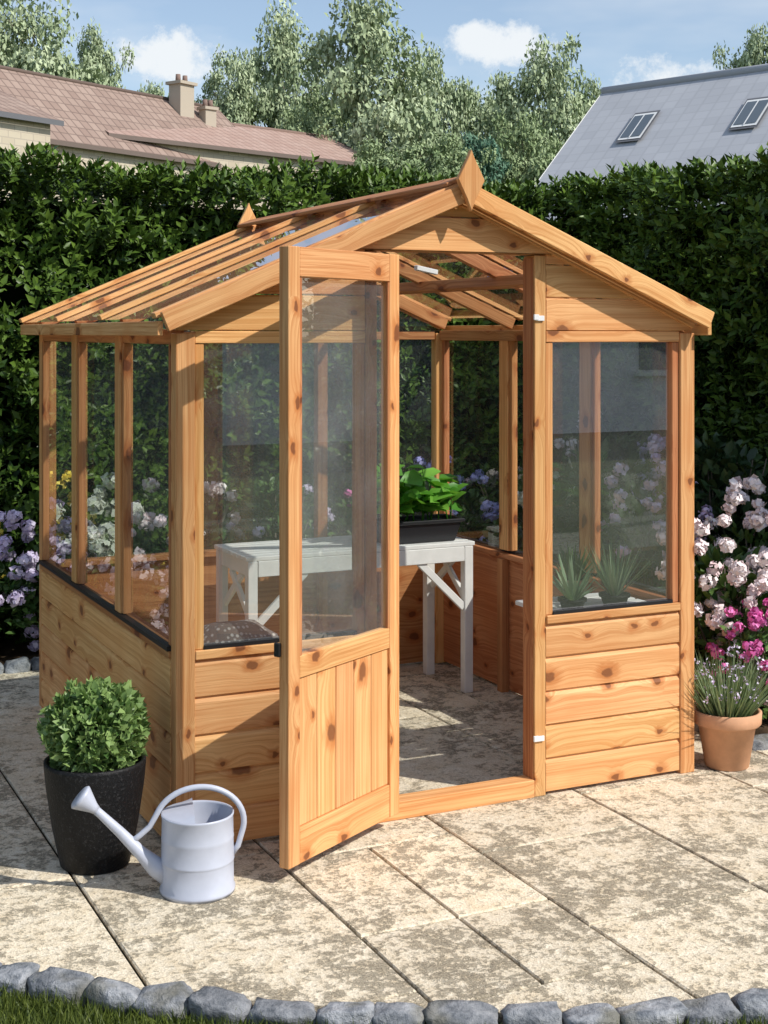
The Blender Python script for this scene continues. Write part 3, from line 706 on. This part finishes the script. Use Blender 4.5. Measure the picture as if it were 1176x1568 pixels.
# ------------------------------------------------------------ houses
def mat_tiles(name,c1,c2,sx,sy,bs=.6):
    m,nt,b,out=newmat(name)
    tc=nd(nt,'ShaderNodeTexCoord');sp=nd(nt,'ShaderNodeSeparateXYZ',None,{0:tc.outputs['UV']})
    fx=M(nt,'FRACT',M(nt,'MULTIPLY',sp.outputs[0],sx));fy=M(nt,'FRACT',M(nt,'MULTIPLY',sp.outputs[1],sy))
    cell=nd(nt,'ShaderNodeCombineXYZ',None,{0:M(nt,'FLOOR',M(nt,'MULTIPLY',sp.outputs[0],sx)),1:M(nt,'FLOOR',M(nt,'MULTIPLY',sp.outputs[1],sy))}).outputs[0]
    wn=nd(nt,'ShaderNodeTexWhiteNoise',None,{0:cell}).outputs[0]
    n=NOI(nt,tc.outputs['UV'],.8,4).outputs[0]
    c=MIX(nt,M(nt,'MULTIPLY_ADD',wn,.5,M(nt,'MULTIPLY',n,.5)),c1,c2)
    edge=M(nt,'MAXIMUM',RNGE(nt,fy,.0,.16,1,0),RNGE(nt,M(nt,'ABSOLUTE',M(nt,'SUBTRACT',fx,.5)),.38,.5,0,1))
    c=MIX(nt,M(nt,'MULTIPLY',edge,bs),c,[k*.35 for k in c1])
    setb(nt,b,col=c,rough=.8,spec=.25)
    if bs>.4:
        h=M(nt,'ADD',M(nt,'SINE',M(nt,'MULTIPLY',fx,3.14159)),fy);bump(nt,b,h,.5,.05)
    return m
TILE_A=mat_tiles('brown_pantiles',(.24,.165,.135),(.38,.285,.235),2.6,2.0,.75)
TILE_B=mat_tiles('terracotta_tiles',(.34,.22,.18),(.44,.32,.27),2.6,2.0,.6)
SLATE=mat_tiles('grey_slate',(.40,.41,.44),(.49,.50,.53),3.2,4.0,.16)
def mat_brickwall(name,c1,c2,mo):
    m,nt,b,out=newmat(name);tc=nd(nt,'ShaderNodeTexCoord')
    br=nd(nt,'ShaderNodeTexBrick',None,{'Vector':tc.outputs['UV'],'Color1':(*c1,1),'Color2':(*c2,1),'Mortar':(*mo,1),'Scale':1.0,'Mortar Size':.018,'Brick Width':.5,'Row Height':.22})
    setb(nt,b,col=br.outputs[0],rough=.9,spec=.1);return m
WALL_A=mat_brickwall('cream_stone_wall',(.52,.45,.34),(.62,.55,.43),(.46,.40,.32))
WALL_W=mat_simple('white_render',(.80,.80,.79),.85,.2,0,2,.05)
WINGL=mat_simple('window_glass_dark',(.10,.13,.16),.08,.8)
FRAME=mat_simple('window_frame_grey',(.14,.14,.15),.5)
GUTTER=mat_simple('brown_fascia',(.16,.12,.10),.6)
def uvquad(name,pts,parent,mat):
    me=bpy.data.meshes.new(name);me.from_pydata([tuple(p) for p in pts],[],[tuple(range(len(pts)))])
    uv=me.uv_layers.new(name='UVMap');o=Vector(pts[0]);U=(Vector(pts[1])-o).normalized();N=U.cross(Vector(pts[-1])-o).normalized();V=N.cross(U)
    for i,p in enumerate(pts): uv.data[i].uv=((Vector(p)-o).dot(U),(Vector(p)-o).dot(V))
    return link(name,me,mat,parent)
def house(name,rs,re,zr_,k,ze,tile,wall,overh=.3,trim=None):
    trim=trim or WALL_W
    a=Vector((*rs,0));b=Vector((*re,0));U=(b-a).normalized();Nn=Vector((U.y,-U.x,0))
    g=grp(name,((a+b)/2).to_tuple())
    Z=Vector((0,0,1));sl=(zr_-ze)/k
    for s in (1,-1):
        off=Nn*s*(k+overh);e0=a-U*overh+off+Z*(ze-sl*overh);e1=b+U*overh+off+Z*(ze-sl*overh);r0=a-U*overh+Z*zr_;r1=b+U*overh+Z*zr_
        uvquad('roof_slope',[e0,e1,r1,r0] if s==1 else [e1,e0,r0,r1],g,tile)
        uvquad('roof_underside',[p-Z*.16 for p in (e0,e1,r1,r0)],g,FRAME)
        uvquad('fascia',[e0-Z*.16,e1-Z*.16,e1,e0],g,trim)
        w0=a+Nn*s*k;w1=b+Nn*s*k
        uvquad('wall',[w0,w1,w1+Z*(ze-.02),w0+Z*(ze-.02)],g,wall)
        for (q0,q1) in ((e0,r0),(e1,r1)): uvquad('verge',[q0-Z*.2,q1-Z*.2,q1+Z*.02,q0+Z*.02],g,trim)
    for p in (a,b):
        uvquad('gable_wall',[p-Nn*k,p+Nn*k,p+Nn*k+Z*(ze-.1),p+Z*(zr_-.15),p-Nn*k+Z*(ze-.1)],g,wall)
    tubes('ridge_tiles',[([a-U*overh+Z*(zr_+.0),b+U*overh+Z*(zr_+.0)],[.09,.09])],g,tile,8)
    return g,a,b,U,Nn,sl
def chimney(g,c,z0,z1,w,U,Nn):
    Z=Vector((0,0,1));c=Vector((c[0],c[1],0))
    beam('chimney',c+Z*z0,c+Z*z1,U,w,w*.8,g,WALL_A,0);beam('chimney_cap',c+Z*z1,c+Z*(z1+.12),U,w*1.25,w*1.05,g,WALL_A,0)
    for s in (-.25,.25): tubes('chimney_pot',[([c+U*s*w+Z*(z1+.1),c+U*s*w+Z*(z1+.42)],[.12,.10])],g,TILE_B,10)
rs=cw(-13.7-.58*16,51-.815*16);re=cw(-13.7+.58*11.2,51+.815*11.2)
g,a,b,U,Nn,sl=house('stone_house',rs,re,11.1,2.9,8.5,TILE_A,WALL_A,.3,GUTTER)
cc=cwp(278,57.8);chimney(g,cc,9.5,11.65,.8,U,Nn)
Z=Vector((0,0,1));w_r=Vector((*cwp(88,46),0));w_l=w_r-U*14
if Nn.dot(Vector((CX,CY,0))-a)<0: Nn=-Nn
t0=(w_r-a).dot(U);
def onridge(t,off,z): return a+U*t+Nn*off+Z*z
off=(w_r-a).dot(Nn)
uvquad('wing_roof',[onridge(t0-14,off+.3,8.42),onridge(t0,off+.3,8.42),onridge(t0,.6,10.6),onridge(t0-14,.6,10.6)],g,TILE_A)
uvquad('wing_wall',[onridge(t0-14,off,0),onridge(t0-.3,off,0),onridge(t0-.3,off,8.45),onridge(t0-14,off,8.45)],g,WALL_A)
uvquad('wing_end',[onridge(t0-.3,off,0),onridge(t0-.3,2.9,0),onridge(t0-.3,2.9,9.3),onridge(t0-.3,off,8.45)],g,WALL_A)
uvquad('wing_fascia',[onridge(t0-14,off+.31,8.25),onridge(t0,off+.31,8.25),onridge(t0,off+.31,8.42),onridge(t0-14,off+.31,8.42)],g,FRAME)
rs=cw(-6.55-.705*8,60-.71*8);re=cw(-2.58,64)
g,a,b,U,Nn,sl=house('terracotta_roof_house',rs,re,10.4,3.1,9.0,TILE_B,WALL_A,.3,GUTTER)
cc=cwp(318,58.5);chimney(g,cc,9.0,10.75,.55,U,Nn)
rs=cw(4.7,30);re=cw(4.7+.72*9,30-.69*9)
g,a,b,U,Nn,sl=house('slate_roof_house',rs,re,6.7,3.2,3.74,SLATE,WALL_W,.1)
if Nn.dot(Vector((CX,CY,0))-a)<0: Nn=-Nn
def roofp(t,k,h=0):
    n=(Nn*sl+Z).normalized();return a+U*t+Nn*k+Z*(6.7-sl*k)+n*h
for (t,k) in ((1.55,1.15),(4.05,1.15)):
    w,hh=.60,.36
    for nm,ww,h2,o,mt in (('skylight_frame',w,hh,.05,FRAME),('skylight_trim',w-.07,hh-.05,.06,WALL_W),('skylight_glass',w-.14,hh-.10,.07,WINGL)):
        uvquad(nm,[roofp(t-ww/2,k+h2,o),roofp(t+ww/2,k+h2,o),roofp(t+ww/2,k-h2,o),roofp(t-ww/2,k-h2,o)],g,mt)
    uvquad('skylight_bar',[roofp(t-.015,k+hh-.08,.075),roofp(t+.015,k+hh-.08,.075),roofp(t+.015,k-hh+.08,.075),roofp(t-.015,k-hh+.08,.075)],g,WALL_W)
g,a,b,U,Nn,sl=house('unseen_reflected_house',(-4.,-19.),(17.,-19.),7.0,4.,4.6,SLATE,WALL_W)  # unseen house added behind the camera for pale grey reflections in the panes
for x in (-1,3.5,8,12.5):
    box('window',(x,x+1.3),(-15.02,-14.96),(1.0,2.3),g,WINGL,0)
    box('window_sill',(x-.1,x+1.4),(-15.0,-14.88),(.9,.98),g,WALL_W,0)
# ------------------------------------------------------------ trees
def tree_meshes(seed,H,R,zb,nc,nl,ls):
    rg=np.random.default_rng(seed);paths=[];cl=[]
    trunk=[np.array([0,0,0.])]
    for i in range(1,7): trunk.append(np.array([rg.normal(0,.18)*i*.4,rg.normal(0,.18)*i*.4,H*.85*i/6]))
    paths.append((trunk,[H*.018*(1-.145*i) for i in range(7)]))
    for i in range(30):
        f=rg.uniform(.18,.95);j=min(5,int(f*6));s=trunk[j]+(trunk[j+1]-trunk[j])*(f*6-j)
        a=rg.uniform(0,6.283);rad=R*rg.uniform(.55,1.05)*math.sin(math.pi*min(1,max(.15,(f*.95-.06)))**.8)**.6
        e=np.array([math.cos(a)*rad,math.sin(a)*rad,min(H*.98,s[2]+H*rg.uniform(.05,.17))]);m=(s+e)/2+np.array([0,0,-H*.02])+rg.normal(size=3)*.3
        paths.append(([s,m,e],[H*.007*(1.3-f),H*.004*(1.3-f),H*.0015]))
        for q in (.45,.65,.85,1.0): cl.append(s*(1-q)+e*q+rg.normal(size=3)*R*.08)
    while len(cl)<nc:
        d=rg.normal(size=3);d/=np.linalg.norm(d);rr=rg.uniform(.25,1)**.5
        zz=(d[2]*rr*.5+.5);wid=math.sin(math.pi*min(.97,zz*.80+.13))**.6
        cl.append(np.array([d[0]*R*rr*wid*1.15,d[1]*R*rr*wid*1.15,zb+(H*.97-zb)*zz]))
    cl=np.array(cl);n=len(cl)*nl
    cr=rg.uniform(.55,1.3,len(cl))*R*.20
    tone=np.clip(rg.normal(.45,.18,len(cl)),0,1)
    d=unit(rg.normal(size=(n,3)));rr=rg.uniform(0,1,n)**.45
    C=np.repeat(cl,nl,0);P=C+d*(np.repeat(cr,nl)*rr)[:,None]*np.array([1.15,1.15,.7])
    ctr=unit(C-np.array([0,0,H*.5]))
    N=d*.8+ctr*.6+np.array([0,0,.9])+rg.normal(size=(n,3))*.35;Dd=rg.normal(size=(n,3))+np.array([0,0,-.3])
    L=ls*rg.uniform(.6,1.4,n)
    lm=leaf_me('crown',P,Dd,N,L,L*.66,np.clip(np.repeat(tone,nl)+rg.normal(0,.15,n)+d[:,2]*.2,0,1),TS)
    V,F=tube_data(paths,7);wm=bpy.data.meshes.new('trunk');wm.from_pydata([tuple(v) for v in V],[],F);wm.materials.append(BARK)
    return lm,wm
VAR=[tree_meshes(1,17,6.0,2.5,210,120,.35),tree_meshes(2,17,5.0,2.0,190,120,.32),tree_meshes(3,17,6.5,2.0,220,120,.36),tree_meshes(4,17,4.2,1.5,180,110,.30)]
CP={}
def tree(px,d,top,var,mat,wpx=None,name='broadleaf_tree'):
    x,y=cwp(px,d);H=1.6+(510-top)/2181*d;s=H/17.
    R0=(6.0,5.0,6.5,4.2)[var];sx=s if wpx is None else (wpx/2181*d/2)/R0*1.0
    g=grp(name,(x,y,0));rz=random.uniform(0,6.28);mw=Matrix.Translation((x,y,-.1))@Matrix.Rotation(rz,4,'Z')@Matrix.Diagonal((sx,sx,s,1))
    lm,wm=VAR[var]
    if (var,mat.name) not in CP:
        l2=lm.copy();l2.materials.clear();l2.materials.append(mat);CP[(var,mat.name)]=l2
    link('crown',CP[(var,mat.name)],mat,g,mw);link('trunk',wm,BARK,g,mw)
for a_ in [(50,74,-40,2,L_TREE,240),(145,80,20,1,L_TREE,120),(238,88,95,3,L_TREE,90),(350,72,58,1,L_TREE,130),(435,76,0,0,L_TREE,170),
    (560,66,-35,0,L_TREE,240),(650,80,50,2,L_TREE,160),(715,84,100,3,L_TREE,130),(838,70,40,2,L_TREE,190),(910,80,105,1,L_TREE,120),
    (1155,80,25,1,L_TREE,130),(1215,82,60,0,L_TREE,150),(745,60,178,3,L_TREE3,110),(690,58,190,1,L_TREE2,140),(800,64,150,2,L_TREE2,160),(500,72,110,2,L_TREE2,190),(620,58,190,3,L_TREE2,150),
    (450,64,150,1,L_TREE2,130),(390,75,120,3,L_TREE2,130),(300,85,140,2,L_TREE,140),(880,66,185,0,L_TREE2,130),(-80,75,0,0,L_TREE,220),(1290,75,10,2,L_TREE,220),(570,58,200,1,L_TREE2,150),(770,75,120,0,L_TREE,160)]:
    tree(*a_)
# ------------------------------------------------------------ world, sun, camera
SE=math.radians(43);sh_=Vector((.62,-.785,0)).normalized()
sv=Vector((sh_.x*math.cos(SE),sh_.y*math.cos(SE),math.sin(SE)))
w=bpy.data.worlds.new('World');sc.world=w;w.use_nodes=True;nt=w.node_tree
bg=nt.nodes['Background'];bg.inputs[1].default_value=.15
sky=nd(nt,'ShaderNodeTexSky',{'sky_type':'NISHITA','sun_disc':False,'sun_elevation':SE,'sun_rotation':math.atan2(sh_.x,sh_.y),'air_density':1.0,'dust_density':.6,'ozone_density':1.3,'altitude':0})
tc=nd(nt,'ShaderNodeTexCoord').outputs['Generated']
vn=nd(nt,'ShaderNodeVectorMath',{'operation':'NORMALIZE'},{0:tc}).outputs[0]
nz=NOI(nt,vn,26,6,.68);nzc=nz.outputs[0]
mask=None
def cdir(px,py):
    x,y=cw((px-588)/2181,1);v=Vector((x-CX,y-CY,(510-py)/2181));return v.normalized()
for (px,py,rx,rz_) in ((262,82,.034,.018),(780,76,.036,.016),(1012,120,.030,.014),(730,66,.016,.013),(225,90,.015,.012)):
    c=cdir(px,py);dv=nd(nt,'ShaderNodeVectorMath',{'operation':'SUBTRACT'},{0:vn,1:tuple(c)}).outputs[0]
    sv_=nd(nt,'ShaderNodeVectorMath',{'operation':'MULTIPLY'},{0:dv,1:(1/rx,1/rx,1/rz_)}).outputs[0]
    ln=nd(nt,'ShaderNodeVectorMath',{'operation':'LENGTH'},{0:sv_}).outputs['Value']
    q=M(nt,'MULTIPLY_ADD',M(nt,'SUBTRACT',nzc,.5),-3.6,ln);mk=RNGE(nt,q,.35,1.35,1,0,True)
    mask=mk if mask is None else M(nt,'MAXIMUM',mask,mk)
wisp=RNGE(nt,NOI(nt,nd(nt,'ShaderNodeVectorMath',{'operation':'MULTIPLY'},{0:vn,1:(1,1,3.5)}).outputs[0],5,4,.6).outputs[0],.42,.75,.12,.5)
mask=M(nt,'MAXIMUM',mask,wisp)
cl=MIX(nt,M(nt,'MULTIPLY',mask,.95),sky.outputs[0],(6.0,6.25,6.45))
nt.links.new(cl,bg.inputs[0])
sl_=bpy.data.lights.new('sun','SUN');sl_.energy=4.5;sl_.angle=math.radians(.6);sl_.color=(1,.955,.88)
so=bpy.data.objects.new('sun',sl_);COL.objects.link(so);so.rotation_euler=sv.to_track_quat('Z','Y').to_euler();so.location=(5,-8,10)
cam=bpy.data.cameras.new('camera');co=bpy.data.objects.new('camera',cam);COL.objects.link(co);sc.camera=co
cam.sensor_fit='VERTICAL';cam.sensor_height=36;cam.lens=2181/1568*36;cam.shift_y=-274/1568;cam.clip_end=2000;cam.clip_start=.05
co.location=(CX,CY,CZ);co.rotation_euler=(math.radians(90),0,-A)
sc.view_settings.view_transform='Standard';sc.view_settings.look='None';sc.view_settings.exposure=0;sc.view_settings.gamma=1
